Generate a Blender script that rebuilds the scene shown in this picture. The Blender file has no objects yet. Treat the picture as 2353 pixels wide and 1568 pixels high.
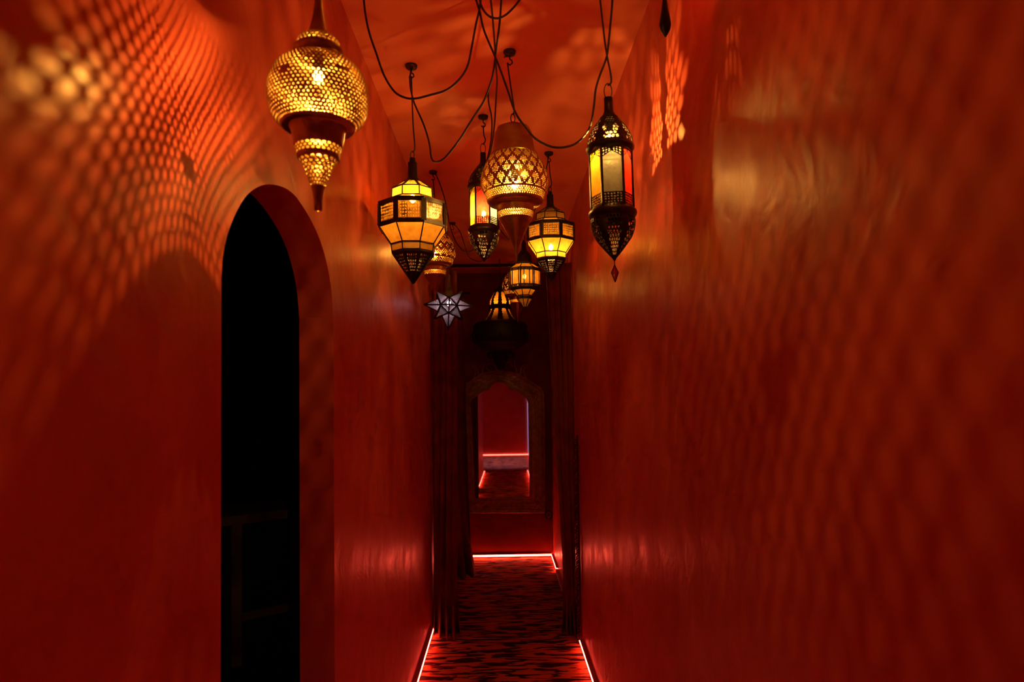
import bpy, bmesh, math, random
from mathutils import Vector, Matrix
random.seed(7)
PI = math.pi
C = bpy.context.scene.collection
sin, cos = math.sin, math.cos

# ------------------------------------------------------------------ camera
F = 1569.0
YAW, PITCH, ROLL, SHIFT = math.radians(0.93), math.radians(2.2), math.radians(0.8), 79.0
CAM = Vector((0, 0, 1.6))
fwd = Vector((sin(YAW) * cos(PITCH), cos(YAW) * cos(PITCH), sin(PITCH)))
r0 = Vector((cos(YAW), -sin(YAW), 0)); u0 = r0.cross(fwd)
rt = r0 * cos(ROLL) - u0 * sin(ROLL); up = u0 * cos(ROLL) + r0 * sin(ROLL)
cd = bpy.data.cameras.new('camera'); cam = bpy.data.objects.new('camera', cd); C.objects.link(cam)
cd.lens = 24; cd.sensor_width = 36; cd.sensor_fit = 'HORIZONTAL'; cd.shift_y = SHIFT / 2353
cd.clip_start = 0.05
M3 = Matrix((rt, up, -fwd)).transposed()
cam.matrix_world = Matrix.Translation(CAM) @ M3.to_4x4()
cd.dof.use_dof = True; cd.dof.focus_distance = 3.6; cd.dof.aperture_fstop = 5.0
bpy.context.scene.camera = cam

def ray(x, y):
    return (fwd + rt * ((x - 1176.5) / F) - up * ((y - 784 - SHIFT) / F))
def at(x, y, Y):                       # the point seen at photo pixel (x, y) at world depth Y
    d = ray(x, y); return CAM + d * (Y / d.y)
def on_ceiling(x, y):
    d = ray(x, y); return CAM + d * ((HC - 1.6) / d.z)
def on_left(x, y):
    d = ray(x, y); return CAM + d * (-W / d.x)

W, HC, YE = 0.515, 2.94, 7.07          # half width, ceiling height, end wall

# ------------------------------------------------------------------ materials
def nm(name):
    m = bpy.data.materials.new(name); m.use_nodes = True
    nt = m.node_tree; nt.nodes.clear()
    o = nt.nodes.new('ShaderNodeOutputMaterial')
    return m, nt, o
def N(nt, t, **kw):
    n = nt.nodes.new(t)
    for k, v in kw.items():
        if k.startswith('_'): setattr(n, k[1:], v)
        else: n.inputs[k.replace('__', ' ')].default_value = v
    return n
def L(nt, a, b): nt.links.new(a, b)
def ramp(nt, src, stops):
    r = nt.nodes.new('ShaderNodeValToRGB'); e = r.color_ramp.elements
    while len(e) < len(stops): e.new(0.5)
    for i, (p, c) in enumerate(stops):
        e[i].position = p; e[i].color = (*c, 1) if len(c) == 3 else c
    L(nt, src, r.inputs[0]); return r

def plaster(name, c1, c2, rough=0.3, bump=0.25, spec=0.5, coat=0.0):
    m, nt, o = nm(name)
    p = N(nt, 'ShaderNodeBsdfPrincipled', Roughness=rough, IOR=1.42)
    p.inputs['Specular IOR Level'].default_value = spec
    p.inputs['Specular Tint'].default_value = (1.0, 0.50, 0.16, 1)
    tc = N(nt, 'ShaderNodeTexCoord')
    n1 = N(nt, 'ShaderNodeTexNoise', Scale=3.1, Detail=5.0, Roughness=0.62)
    L(nt, tc.outputs['Object'], n1.inputs['Vector'])
    r = ramp(nt, n1.outputs['Fac'], [(0.32, c1), (0.7, c2)])
    L(nt, r.outputs[0], p.inputs['Base Color'])
    n2 = N(nt, 'ShaderNodeTexNoise', Scale=8.5, Detail=3.0, Roughness=0.55, Distortion=0.4)
    L(nt, tc.outputs['Object'], n2.inputs['Vector'])
    n3 = N(nt, 'ShaderNodeTexNoise', Scale=45.0, Detail=2.0)
    L(nt, tc.outputs['Object'], n3.inputs['Vector'])
    b1 = N(nt, 'ShaderNodeBump', Strength=bump, Distance=0.05)
    L(nt, n2.outputs['Fac'], b1.inputs['Height'])
    b2 = N(nt, 'ShaderNodeBump', Strength=bump * 0.5, Distance=0.004)
    L(nt, n3.outputs['Fac'], b2.inputs['Height']); L(nt, b1.outputs[0], b2.inputs['Normal'])
    L(nt, b2.outputs[0], p.inputs['Normal'])
    rr = ramp(nt, n2.outputs['Fac'], [(0.3, (rough * 0.8,) * 3), (0.75, (min(1, rough * 1.35),) * 3)])
    L(nt, rr.outputs[0], p.inputs['Roughness'])
    L(nt, p.outputs[0], o.inputs[0]); return m

def simple(name, col, rough=0.5, metal=0.0, noise=0.0, scale=30.0, bump=0.0, sheen=0.0, spec=0.5):
    m, nt, o = nm(name)
    p = N(nt, 'ShaderNodeBsdfPrincipled', Roughness=rough, Metallic=metal)
    p.inputs['Specular IOR Level'].default_value = spec
    p.inputs['Sheen Weight'].default_value = sheen
    tc = N(nt, 'ShaderNodeTexCoord')
    n = N(nt, 'ShaderNodeTexNoise', Scale=scale, Detail=4.0)
    L(nt, tc.outputs['Object'], n.inputs['Vector'])
    a = tuple(c * (1 - noise) for c in col); b = tuple(min(1, c * (1 + noise)) for c in col)
    r = ramp(nt, n.outputs['Fac'], [(0.3, a), (0.7, b)]); L(nt, r.outputs[0], p.inputs['Base Color'])
    if bump:
        bb = N(nt, 'ShaderNodeBump', Strength=bump, Distance=0.003)
        L(nt, n.outputs['Fac'], bb.inputs['Height']); L(nt, bb.outputs[0], p.inputs['Normal'])
    L(nt, p.outputs[0], o.inputs[0]); return m

def emit(name, col, s):
    m, nt, o = nm(name)
    e = N(nt, 'ShaderNodeEmission', Strength=s); e.inputs[0].default_value = (*col, 1)
    L(nt, e.outputs[0], o.inputs[0]); return m

def glass(name, diff, trans, ft=0.35, wscale=40.0, gl=0.06):
    """frosted coloured lantern glass: scatters the bulb's light and lets a tinted part straight through"""
    m, nt, o = nm(name)
    tc = N(nt, 'ShaderNodeTexCoord')
    n = N(nt, 'ShaderNodeTexNoise', Scale=wscale, Detail=3.0); L(nt, tc.outputs['Object'], n.inputs['Vector'])
    r = ramp(nt, n.outputs['Fac'], [(0.25, tuple(c * 0.6 for c in diff)), (0.75, diff)])
    t = N(nt, 'ShaderNodeBsdfTranslucent'); L(nt, r.outputs[0], t.inputs[0])
    x = N(nt, 'ShaderNodeBsdfTransparent'); x.inputs[0].default_value = (*trans, 1)
    g = N(nt, 'ShaderNodeBsdfGlossy', Roughness=0.22)
    b = N(nt, 'ShaderNodeBump', Strength=0.5, Distance=0.004); L(nt, n.outputs['Fac'], b.inputs['Height'])
    L(nt, b.outputs[0], g.inputs['Normal'])
    m1 = N(nt, 'ShaderNodeMixShader', Fac=ft); L(nt, t.outputs[0], m1.inputs[1]); L(nt, x.outputs[0], m1.inputs[2])
    m2 = N(nt, 'ShaderNodeMixShader', Fac=gl); L(nt, m1.outputs[0], m2.inputs[1]); L(nt, g.outputs[0], m2.inputs[2])
    L(nt, m2.outputs[0], o.inputs[0]); return m

M = {}
M['wall'] = plaster('red polished plaster', (0.50, 0.080, 0.060), (0.62, 0.120, 0.085), 0.36, 0.11, 0.14)
M['ceil'] = plaster('red ceiling paint', (0.84, 0.24, 0.16), (0.90, 0.29, 0.19), 0.42, 0.12, 0.3)
M['endwall'] = plaster('red paint with end shade', (0.13, 0.014, 0.012), (0.18, 0.020, 0.015), 0.45, 0.15, 0.3)  # base colour darkened, so the shade of the dim corridor end is painted in
M['reveal'] = M['wall']
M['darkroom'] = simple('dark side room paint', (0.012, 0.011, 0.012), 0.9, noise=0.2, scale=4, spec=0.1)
M['brass'] = simple('antique brass', (0.35, 0.235, 0.08), 0.34, 0.9, 0.12, 50, 0.15)
M['oldbrass'] = simple('dark antique brass', (0.32, 0.20, 0.08), 0.36, 0.9, 0.25, 40, 0.2)
M['iron'] = simple('black aged iron', (0.020, 0.013, 0.009), 0.45, 0.6, 0.4, 60, 0.3)
M['blackmetal'] = simple('soot black metal', (0.012, 0.009, 0.008), 0.6, 0.3, 0.4, 30, 0.2, spec=0.2)
M['cord'] = simple('black cloth cord', (0.012, 0.008, 0.007), 0.5, 0, 0.2, 90)
M['hook'] = simple('dark steel hook', (0.05, 0.035, 0.03), 0.4, 0.7, 0.2, 60)
M['velvet'] = simple('wine velvet', (0.15, 0.018, 0.016), 0.85, 0, 0.35, 9, 0.2, 0.15, spec=0.15)
M['fringe'] = simple('dark braid', (0.05, 0.01, 0.01), 0.8, 0, 0.4, 60, 0.4)
M['wood'] = simple('dark carved wood', (0.30, 0.10, 0.06), 0.36, 0, 0.35, 25, 0.4)
M['cabwood'] = simple('brown cabinet wood', (0.40, 0.27, 0.20), 0.6, 0, 0.25, 12, 0.2)
M['cabdark'] = simple('black cabinet panel', (0.015, 0.013, 0.013), 0.7, 0, 0.2, 12)
M['profile'] = simple('dark strip channel', (0.05, 0.01, 0.01), 0.5, 0.3)
M['blueprofile'] = simple('strip channel with bluish reflection', (0.45, 0.55, 0.95), 0.3, 0.2)  # bluish reflection on the metal, put into the base colour
M['amber'] = glass('amber glass', (0.50, 0.25, 0.03), (1.0, 0.62, 0.15), 0.22)
M['clear'] = glass('clear rippled glass', (0.13, 0.14, 0.16), (0.8, 0.8, 0.78), 0.30, 60, 0.25)
M['red'] = glass('red glass', (0.75, 0.03, 0.02), (0.9, 0.06, 0.03), 0.30, 60, 0.10)
M['yellow'] = glass('yellow glass', (0.80, 0.45, 0.05), (1.0, 0.6, 0.1), 0.35, 60, 0.10)
M['smoke'] = glass('smoky lavender glass', (0.14, 0.11, 0.14), (0.8, 0.74, 0.85), 0.14, 50, 0.16)
M['bulb_warm'] = emit('warm bulb', (1.0, 0.47, 0.08), 2700)
M['filament'] = emit('bright filament', (1.0, 0.48, 0.07), 38000)
M['bulb_amber'] = emit('soft warm bulb', (1.0, 0.46, 0.10), 820)
M['bulb_barred'] = emit('small warm bulb', (1.0, 0.42, 0.07), 220)
M['bulb_white'] = emit('cool white bulb', (1.0, 0.76, 0.70), 200)
M['bulb_dim'] = emit('dim warm bulb', (1.0, 0.37, 0.05), 900)
M['led'] = emit('red light strip', (27.0, 2.0, 1.3), 1.0)
M['led_end'] = emit('bright red light strip', (80.0, 6.5, 3.5), 1.0)
m, nt, o = nm('thin bulb glass'); t_ = N(nt, 'ShaderNodeBsdfTranslucent'); t_.inputs[0].default_value = (1, .8, .5, 1)
x_ = N(nt, 'ShaderNodeBsdfTransparent'); mx_ = N(nt, 'ShaderNodeMixShader', Fac=0.965); L(nt, t_.outputs[0], mx_.inputs[1]); L(nt, x_.outputs[0], mx_.inputs[2]); L(nt, mx_.outputs[0], o.inputs[0]); M['bulbglass'] = m
M['lavender'] = emit('lavender light line', (0.75, 0.5, 1.0), 1.2)

# mirror
m, nt, o = nm('mirror glass'); g = N(nt, 'ShaderNodeBsdfGlossy', Roughness=0.02); g.inputs[0].default_value = (0.9, 0.86, 0.88, 1)
L(nt, g.outputs[0], o.inputs[0]); M['mirror'] = m

# carpet: red with black tiger stripes across the corridor
m, nt, o = nm('striped carpet')
p = N(nt, 'ShaderNodeBsdfPrincipled', Roughness=0.9); p.inputs['Specular IOR Level'].default_value = 0.1
tc = N(nt, 'ShaderNodeTexCoord'); mp = N(nt, 'ShaderNodeMapping'); mp.inputs['Scale'].default_value = (5.4, 26, 1)
L(nt, tc.outputs['Object'], mp.inputs[0])
ns = N(nt, 'ShaderNodeTexNoise', Scale=1.0, Detail=2.5, Roughness=0.5, Distortion=0.9); L(nt, mp.outputs[0], ns.inputs['Vector'])
rp = ramp(nt, ns.outputs['Fac'], [(0.0, (0.66, 0.16, 0.045)), (0.49, (0.52, 0.105, 0.03)), (0.535, (0.03, 0.005, 0.004)), (1.0, (0.02, 0.004, 0.003))])
L(nt, rp.outputs[0], p.inputs['Base Color'])
fz = N(nt, 'ShaderNodeTexNoise', Scale=260.0, Detail=2.0); L(nt, tc.outputs['Object'], fz.inputs['Vector'])
bb = N(nt, 'ShaderNodeBump', Strength=0.6, Distance=0.004); L(nt, fz.outputs['Fac'], bb.inputs['Height']); L(nt, bb.outputs[0], p.inputs['Normal'])
L(nt, p.outputs[0], o.inputs[0]); M['carpet'] = m

# ------------------------------------------------------------------ mesh helpers
def obj(name, bm, mat, parent=None, smooth=False, solid=0.0):
    me = bpy.data.meshes.new(name)
    bmesh.ops.recalc_face_normals(bm, faces=bm.faces)
    bm.to_mesh(me); bm.free(); me.materials.append(mat)
    if smooth:
        for f in me.polygons: f.use_smooth = True
    o = bpy.data.objects.new(name, me); C.objects.link(o)
    if parent is not None: o.parent = parent
    if solid:
        s = o.modifiers.new('sheet', 'SOLIDIFY'); s.thickness = solid; s.offset = 0
    return o
def struct(name, bm, mat):
    o = obj(name, bm, mat); o['kind'] = 'structure'; return o
def tag(o, label, cat, group=None):
    o['label'] = label; o['category'] = cat
    if group: o['group'] = group
    return o
def thing(name, loc, label, cat, group=None, rot=(0, 0, 0)):
    o = bpy.data.objects.new(name, None); C.objects.link(o); o.location = loc; o.rotation_euler = rot
    o.empty_display_size = 0.05
    return tag(o, label, cat, group)
def box(bm, x0, x1, y0, y1, z0, z1):
    v = [bm.verts.new((x, y, z)) for x in (x0, x1) for y in (y0, y1) for z in (z0, z1)]
    for a in ((0, 1, 3, 2), (4, 6, 7, 5), (0, 4, 5, 1), (2, 3, 7, 6), (0, 2, 6, 4), (1, 5, 7, 3)):
        bm.faces.new([v[i] for i in a])
def bar(bm, a, b, w, t=None, n=None):
    a, b = Vector(a), Vector(b); d = (b - a)
    if d.length < 1e-6: return
    d.normalize(); t = t or w
    n = Vector(n) if n is not None else Vector((0, 0, 1))
    if abs(d.dot(n.normalized())) > 0.98: n = Vector((1, 0.3, 0))
    s = d.cross(n).normalized(); q = s.cross(d).normalized()
    ring = []
    for p in (a, b):
        ring.append([bm.verts.new(p + s * (w / 2 * i) + q * (t / 2 * j)) for i, j in ((-1, -1), (1, -1), (1, 1), (-1, 1))])
    bm.faces.new(ring[0][::-1]); bm.faces.new(ring[1])
    for i in range(4): bm.faces.new([ring[0][i], ring[0][(i + 1) % 4], ring[1][(i + 1) % 4], ring[1][i]])
def tube(bm, pts, rad, seg=8, closed=False, rads=None):
    pts = [Vector(p) for p in pts]; n = len(pts); rings = []; prev = None
    for i, p in enumerate(pts):
        if closed: d = pts[(i + 1) % n] - pts[i - 1]
        else: d = pts[min(i + 1, n - 1)] - pts[max(i - 1, 0)]
        d.normalize()
        if prev is None:
            a = Vector((0, 0, 1)) if abs(d.z) < 0.9 else Vector((1, 0, 0))
            s = d.cross(a).normalized()
        else:
            s = (prev - d * prev.dot(d)).normalized()
        prev = s; q = d.cross(s); r = rads[i] if rads else rad
        rings.append([bm.verts.new(p + (s * cos(2 * PI * k / seg) + q * sin(2 * PI * k / seg)) * r) for k in range(seg)])
    m = n if closed else n - 1
    for i in range(m):
        A, B = rings[i], rings[(i + 1) % n]
        for k in range(seg): bm.faces.new([A[k], A[(k + 1) % seg], B[(k + 1) % seg], B[k]])
    if not closed: bm.faces.new(rings[0][::-1]); bm.faces.new(rings[-1])
def smoothpath(pts, k=5):
    pts = [Vector(p) for p in pts]; out = []
    for i in range(len(pts) - 1):
        p0, p1, p2, p3 = pts[max(i - 1, 0)], pts[i], pts[i + 1], pts[min(i + 2, len(pts) - 1)]
        for j in range(k):
            t = j / k
            out.append(0.5 * ((2 * p1) + (p2 - p0) * t + (2 * p0 - 5 * p1 + 4 * p2 - p3) * t * t + (3 * p1 - p0 - 3 * p2 + p3) * t ** 3))
    out.append(pts[-1]); return out
def lathe(bm, prof, seg=40, phase=0.0):
    rings = []
    for r, z in prof:
        rings.append([bm.verts.new((max(r, 1e-4) * cos(2 * PI * k / seg + phase), max(r, 1e-4) * sin(2 * PI * k / seg + phase), z)) for k in range(seg)])
    for A, B in zip(rings, rings[1:]):
        for k in range(seg): bm.faces.new([A[k], A[(k + 1) % seg], B[(k + 1) % seg], B[k]])
def sphere(bm, c, r, sx=1, sz=1, u=12, v=8):
    bmesh.ops.create_uvsphere(bm, u_segments=u, v_segments=v, radius=r, matrix=Matrix.Translation(c) @ Matrix.Diagonal((sx, sx, sz, 1)))

class Prof:
    """a smooth lathe profile sampled by arc length"""
    def __init__(s, pts):
        p = smoothpath([(r, 0, z) for r, z in pts], 6) if len(pts) > 2 else [Vector((r, 0, z)) for r, z in pts]
        s.p = p; s.d = [0]
        for a, b in zip(p, p[1:]): s.d.append(s.d[-1] + (b - a).length)
        s.len = s.d[-1]
    def __call__(s, v):
        t = min(max(v, 0), 1) * s.len
        for i in range(len(s.p) - 1):
            if t <= s.d[i + 1] or i == len(s.p) - 2:
                f = (t - s.d[i]) / max(1e-9, s.d[i + 1] - s.d[i]); q = s.p[i].lerp(s.p[i + 1], f); return q.x, q.z
def perf(bm, pts, cols, rows, mask=None, ru=0.36, rv=0.36, slant=0.0, jit=0.0, hs=6):
    """sheet metal of revolution pierced by real holes, one per cell, rows staggered"""
    P = Prof(pts); cache = {}
    def S(u, v):
        r, z = P(v); a = 2 * PI * u / cols
        return Vector((r * cos(a), r * sin(a), z))
    def V(iu, iv):                       # iu in half cells
        key = (iu % (2 * cols), iv)
        if key not in cache: cache[key] = bm.verts.new(S(iu / 2, iv / rows))
        return cache[key]
    for j in range(rows):
        off = j % 2
        for i in range(cols):
            a = 2 * i + off
            outer = [V(a, j), V(a + 1, j), V(a + 2, j), V(a + 2, j + 1), V(a + 1, j + 1), V(a, j + 1)]
            uc, vc = (a + 1) / 2, (j + 0.5) / rows
            h = mask((uc / cols) % 1.0, vc) if mask else 1.0
            if h <= 0:
                bm.faces.new(outer); continue
            sl = slant + random.uniform(-jit, jit)
            inner = []
            for (cu, cv) in ((-1, -1), (0, -1.1), (1, -1), (1, 1), (0, 1.1), (-1, 1)):
                k = 1.0 if cu == 0 else 0.86
                du, dv = cu * k * ru * h, cv * k * rv * h
                inner.append(bm.verts.new(S(uc + du * cos(sl) - dv * sin(sl), vc + (du * sin(sl) + dv * cos(sl)) / rows)))
            for k in range(6):
                bm.faces.new([outer[k], outer[(k + 1) % 6], inner[(k + 1) % 6], inner[k]])
def perf_quad(bm, a, b, c, d, nu, nv, border=0.1, ru=0.36, rv=0.36, jit=0.25, mask=None):
    """flat pierced plate a-b-c-d (a,b lower edge; d,c upper edge) with a plain rim"""
    a, b, c, d = map(Vector, (a, b, c, d))
    def S(u, v): return a.lerp(b, u).lerp(d.lerp(c, u), v)
    bu = border; bv = border
    o = [bm.verts.new(S(*q)) for q in ((0, 0), (1, 0), (1, 1), (0, 1))]
    i4 = [bm.verts.new(S(*q)) for q in ((bu, bv), (1 - bu, bv), (1 - bu, 1 - bv), (bu, 1 - bv))]
    for k in range(4): bm.faces.new([o[k], o[(k + 1) % 4], i4[(k + 1) % 4], i4[k]])
    for j in range(nv):
        for i in range(nu):
            def q(x, y): return S(bu + (1 - 2 * bu) * x / nu, bv + (1 - 2 * bv) * y / nv)
            out = [bm.verts.new(q(i + x, j + y)) for x, y in ((0, 0), (.5, 0), (1, 0), (1, 1), (.5, 1), (0, 1))]
            if mask and not mask((i + .5) / nu, (j + .5) / nv): bm.faces.new(out); continue
            s = random.uniform(-jit, jit) * 3; inn = []; f1, f2 = random.uniform(.72, 1.12), random.uniform(.72, 1.12); ox, oy = random.uniform(-.09, .09), random.uniform(-.09, .09)
            for cu, cv in ((-.86, -.86), (0, -1.1), (.86, -.86), (.86, .86), (0, 1.1), (-.86, .86)):
                cu *= f1; cv *= f2; inn.append(bm.verts.new(q(i + .5 + ox + (cu * cos(s) - cv * sin(s)) * ru, j + .5 + oy + (cu * sin(s) + cv * cos(s)) * rv)))
            for k in range(6): bm.faces.new([out[k], out[(k + 1) % 6], inn[(k + 1) % 6], inn[k]])
def poly(R, z, n, ph): return [Vector((R * cos(2 * PI * k / n + ph), R * sin(2 * PI * k / n + ph), z)) for k in range(n)]
def pane(name, pts, mat, parent, shrink=0.985):
    bm = bmesh.new(); c = sum(pts, Vector()) / len(pts)
    bm.faces.new([bm.verts.new(c + (p - c) * shrink) for p in pts]); return obj(name, bm, mat, parent)
def bulb(parent, z, mat, r=0.015, x=0, y=0, socket=True):
    bm = bmesh.new(); bmesh.ops.create_icosphere(bm, subdivisions=1, radius=r, matrix=Matrix.Translation((x, y, z)) @ Matrix.Diagonal((1, 1, 1.35, 1))); o = obj('light_bulb', bm, mat, parent, True)
    if mat is M['filament']:
        o.name = 'filament'; bm = bmesh.new(); sphere(bm, (x, y, z - .002), 0.0125, 1, 1.4, 16, 10); obj('light_bulb', bm, M['bulbglass'], parent, True); r = 0.0125
    if socket:
        bm = bmesh.new(); bmesh.ops.create_cone(bm, cap_ends=True, segments=14, radius1=r * 0.95, radius2=r * 0.8, depth=0.035, matrix=Matrix.Translation((x, y, z + r * 1.35 + 0.019)))
        obj('bulb_socket', bm, M['blackmetal'], parent)
    return o

# ------------------------------------------------------------------ the room
YB0 = -1.5                                # where the corridor widens behind the camera
YB1 = -6.4
TH = 0.105
# doorway outline, its curve as it stands in the left wall
arch_px = [(508.5, 640), (512, 590), (521, 545), (534, 508), (552, 470), (573, 443), (597, 428), (622, 424), (650, 430), (676, 448), (700, 481), (722, 521), (739, 563), (752, 612), (761, 665), (766, 730)]
arch = [on_left(*p) for p in arch_px]
yn = on_left(508, 1000).y; yf = on_left(767, 1000).y
arch = [Vector((0, v.y, v.z)) for v in arch]; arch[0].y = yn; arch[-1].y = yf
arch = smoothpath(arch, 4)
bm = bmesh.new()
outline = [(YB0, 0), (yn, 0)] + [(v.y, v.z) for v in arch] + [(yf, 0), (YE, 0), (YE, HC), (YB0, HC)]
vs = [bm.verts.new((-W, y, z)) for y, z in outline]
f = bm.faces.new(vs)
ex = bmesh.ops.extrude_face_region(bm, geom=[f])
bmesh.ops.translate(bm, vec=(-TH, 0, 0), verts=[v for v in ex['geom'] if isinstance(v, bmesh.types.BMVert)])
bmesh.ops.triangulate(bm, faces=[x for x in bm.faces if len(x.verts) > 4])
struct('wall_left', bm, M['wall'])
bm = bmesh.new(); box(bm, W, W + 0.1, YB0, YE, 0, HC); struct('wall_right', bm, M['wall'])
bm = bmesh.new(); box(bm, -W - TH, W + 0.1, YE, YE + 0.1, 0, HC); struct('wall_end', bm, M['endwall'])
bm = bmesh.new(); box(bm, -3.0, 1.2, YB1 - 0.1, YE + 0.1, HC, HC + 0.1); struct('ceiling', bm, M['ceil'])
bm = bmesh.new(); box(bm, -3.0, 1.2, YB1 - 0.1, YE + 0.1, -0.1, 0); struct('floor', bm, M['carpet'])
# the wider hall behind the camera, seen in the mirror
WL, WR = -1.05, 0.68
bm = bmesh.new(); box(bm, WL - 0.1, WL, YB1, YB0, 0, HC); box(bm, WL, -W - TH, YB0 - 0.0, YB0 + 0.1, 0, HC); struct('wall_rear_left', bm, M['wall'])
bm = bmesh.new(); box(bm, WR, WR + 0.1, YB1, YB0, 0, HC); box(bm, W, WR + 0.1, YB0, YB0 + 0.1, 0, HC); struct('wall_rear_right', bm, M['wall'])
bm = bmesh.new(); box(bm, WL - 0.1, WR + 0.1, YB1 - 0.1, YB1, 0, HC); struct('wall_rear', bm, M['wall'])
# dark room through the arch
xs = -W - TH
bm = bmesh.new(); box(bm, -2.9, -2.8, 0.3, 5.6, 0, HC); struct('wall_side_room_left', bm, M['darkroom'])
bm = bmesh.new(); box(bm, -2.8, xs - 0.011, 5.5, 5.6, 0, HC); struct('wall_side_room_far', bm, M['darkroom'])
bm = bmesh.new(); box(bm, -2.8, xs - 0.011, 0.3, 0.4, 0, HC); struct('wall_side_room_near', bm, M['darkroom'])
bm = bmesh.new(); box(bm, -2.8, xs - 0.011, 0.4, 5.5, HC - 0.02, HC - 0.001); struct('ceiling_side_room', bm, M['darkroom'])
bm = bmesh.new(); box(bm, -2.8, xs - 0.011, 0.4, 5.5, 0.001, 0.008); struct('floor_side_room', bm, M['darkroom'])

# cabinet in the dark room
A = at(500, 1192, 4.15); B = at(700, 1164, 4.50)
ux = Vector((B.x - A.x, B.y - A.y, 0)); wid = ux.length; ux.normalize(); rz = math.atan2(ux.y, ux.x)
cab = thing('wooden_cabinet', (A.x, A.y, 0.008), 'dim brown framed wooden cabinet standing in the dark room beyond the arch', 'cabinet', rot=(0, 0, rz))
ht = A.z
bm = bmesh.new(); box(bm, 0, wid, 0.0, 0.45, 0, ht - 0.03); obj('body', bm, M['cabdark'], cab)
bm = bmesh.new(); box(bm, -0.02, wid + 0.02, -0.03, 0.47, ht - 0.055, ht); obj('top_rail', bm, M['cabwood'], cab)
for k, xx in enumerate((0.075, wid - 0.11)):
    bm = bmesh.new(); box(bm, xx, xx + 0.06, -0.025, -0.001, 0.02, ht - 0.056); obj('stile', bm, M['cabwood'], cab)
bm = bmesh.new(); box(bm, 0.137, wid - 0.112, -0.022, -0.001, 0.28, 0.33); obj('cross_rail', bm, M['cabwood'], cab)

# ------------------------------------------------------------------ light strips at the foot of the walls
def strip(name, a, b, label, n, mat='led', group='red light strips along the floor edges', h=0.012, z=0.032):
    """a dark channel with a glowing diffuser on it; n points into the room"""
    a, b, n = Vector(a), Vector(b), Vector(n)
    t = thing(name, (a + b) / 2, label, 'light strip', group)
    la, lb = a - (a + b) / 2, b - (a + b) / 2
    bm = bmesh.new(); bar(bm, la + n * 0.006 + Vector((0, 0, 0.012)), lb + n * 0.006 + Vector((0, 0, 0.012)), 0.012, 0.024); obj('channel', bm, M['profile'], t)
    bm = bmesh.new(); bar(bm, la + n * 0.016 + Vector((0, 0, z)), lb + n * 0.016 + Vector((0, 0, z)), 0.024, h * 0.4); obj('diffuser', bm, M[mat], t)
    bm = bmesh.new(); bar(bm, la + n * 0.011 + Vector((0, 0, z + h * 0.2 + 0.003)), lb + n * 0.011 + Vector((0, 0, z + h * 0.2 + 0.003)), 0.022, 0.005); obj('cover', bm, M['wall'], t)
    return t
G = 'red light strips along the floor edges'
YC1, YC2 = 4.86, 4.52
strip('light_strip', (-W, yf + 0.02, 0), (-W, YC1, 0), 'glowing red light strip at the foot of the left wall before the curtain', (1, 0, 0))
strip('light_strip', (-W, YB0, 0), (-W, yn - 0.02, 0), 'red light strip at the foot of the left wall, nearer than the arch', (1, 0, 0))
strip('light_strip', (W, YB0, 0), (W, YC2, 0), 'glowing red light strip at the foot of the right wall before the curtain', (-1, 0, 0))
strip('light_strip', (-W + 0.03, YE, 0), (W - 0.02, YE, 0), 'bright horizontal light strip below the carved mirror on the end wall', (0, -1, 0), 'led_end', h=0.034, z=0.026)
strip('light_strip', (W, 6.45, 0), (W, YE - 0.03, 0), 'short red light strip at the right beyond the curtain, meeting the end wall', (-1, 0, 0))
strip('light_strip', (WL + 0.03, YB1, 0), (WR - 0.03, YB1, 0), 'horizontal glowing strip seen inside the mirror at the far wall foot', (0, 1, 0), h=0.03, z=0.017)
strip('light_strip', (WR, YB1 + 0.03, 0), (WR, YB0 - 0.03, 0), 'red strip on the right running toward the viewer inside the mirror', (-1, 0, 0))
bm = bmesh.new(); box(bm, W - 0.03, W - 0.001, 5.75, 6.4, 0.0, 0.035)
tag(obj('metal_channel', bm, M['blueprofile']), 'short channel with a bluish reflection in its colour, on the floor beside the right curtain', 'floor trim')
t = thing('light_line', (WR - 0.02, YB1 + 0.02, 0.03), 'thin upright glowing bar added for the slit of lavender light in the wall corner seen in the mirror', 'light strip')  # added glowing bar, stands in for light at the door edge
bm = bmesh.new(); box(bm, -0.004, 0.016, -0.016, 0.0, 0, 2.2); obj('channel', bm, M['profile'], t)
bm = bmesh.new(); box(bm, -0.016, -0.004, -0.012, 0.006, 0, 2.2); obj('diffuser', bm, M['lavender'], t)

# ------------------------------------------------------------------ hooks and cords
def ceiling_hook(x, y, label, r=0.024):
    p = on_ceiling(x, y)
    t = thing('ceiling_hook', p, label, 'ceiling hook', 'small round ceiling hooks')
    bm = bmesh.new(); lathe(bm, [(0.0, 0), (r, 0), (r, -0.006), (r * 0.85, -0.013), (0.006, -0.016), (0.0, -0.016)], 20); obj('plate', bm, M['hook'], t, True)
    bm = bmesh.new(); tube(bm, [(0, 0, -0.012), (0, 0, -0.03), (0.008, 0, -0.036), (0.010, 0, -0.045), (0, 0, -0.054), (-0.009, 0, -0.046)], 0.003, 6); obj('hook', bm, M['hook'], t, True)
    return p
def cable(pts, label, rad=0.0035):
    bm = bmesh.new(); tube(bm, smoothpath(pts, 5), rad, 7)
    return tag(obj('hanging_cord', bm, M['cord'], None, True), label, 'cord', 'black swagged cords under the ceiling')
def px(pts, Y0, Y1):
    n = len(pts) - 1; return [at(x, y, Y0 + (Y1 - Y0) * i / n) for i, (x, y) in enumerate(pts)]

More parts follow.
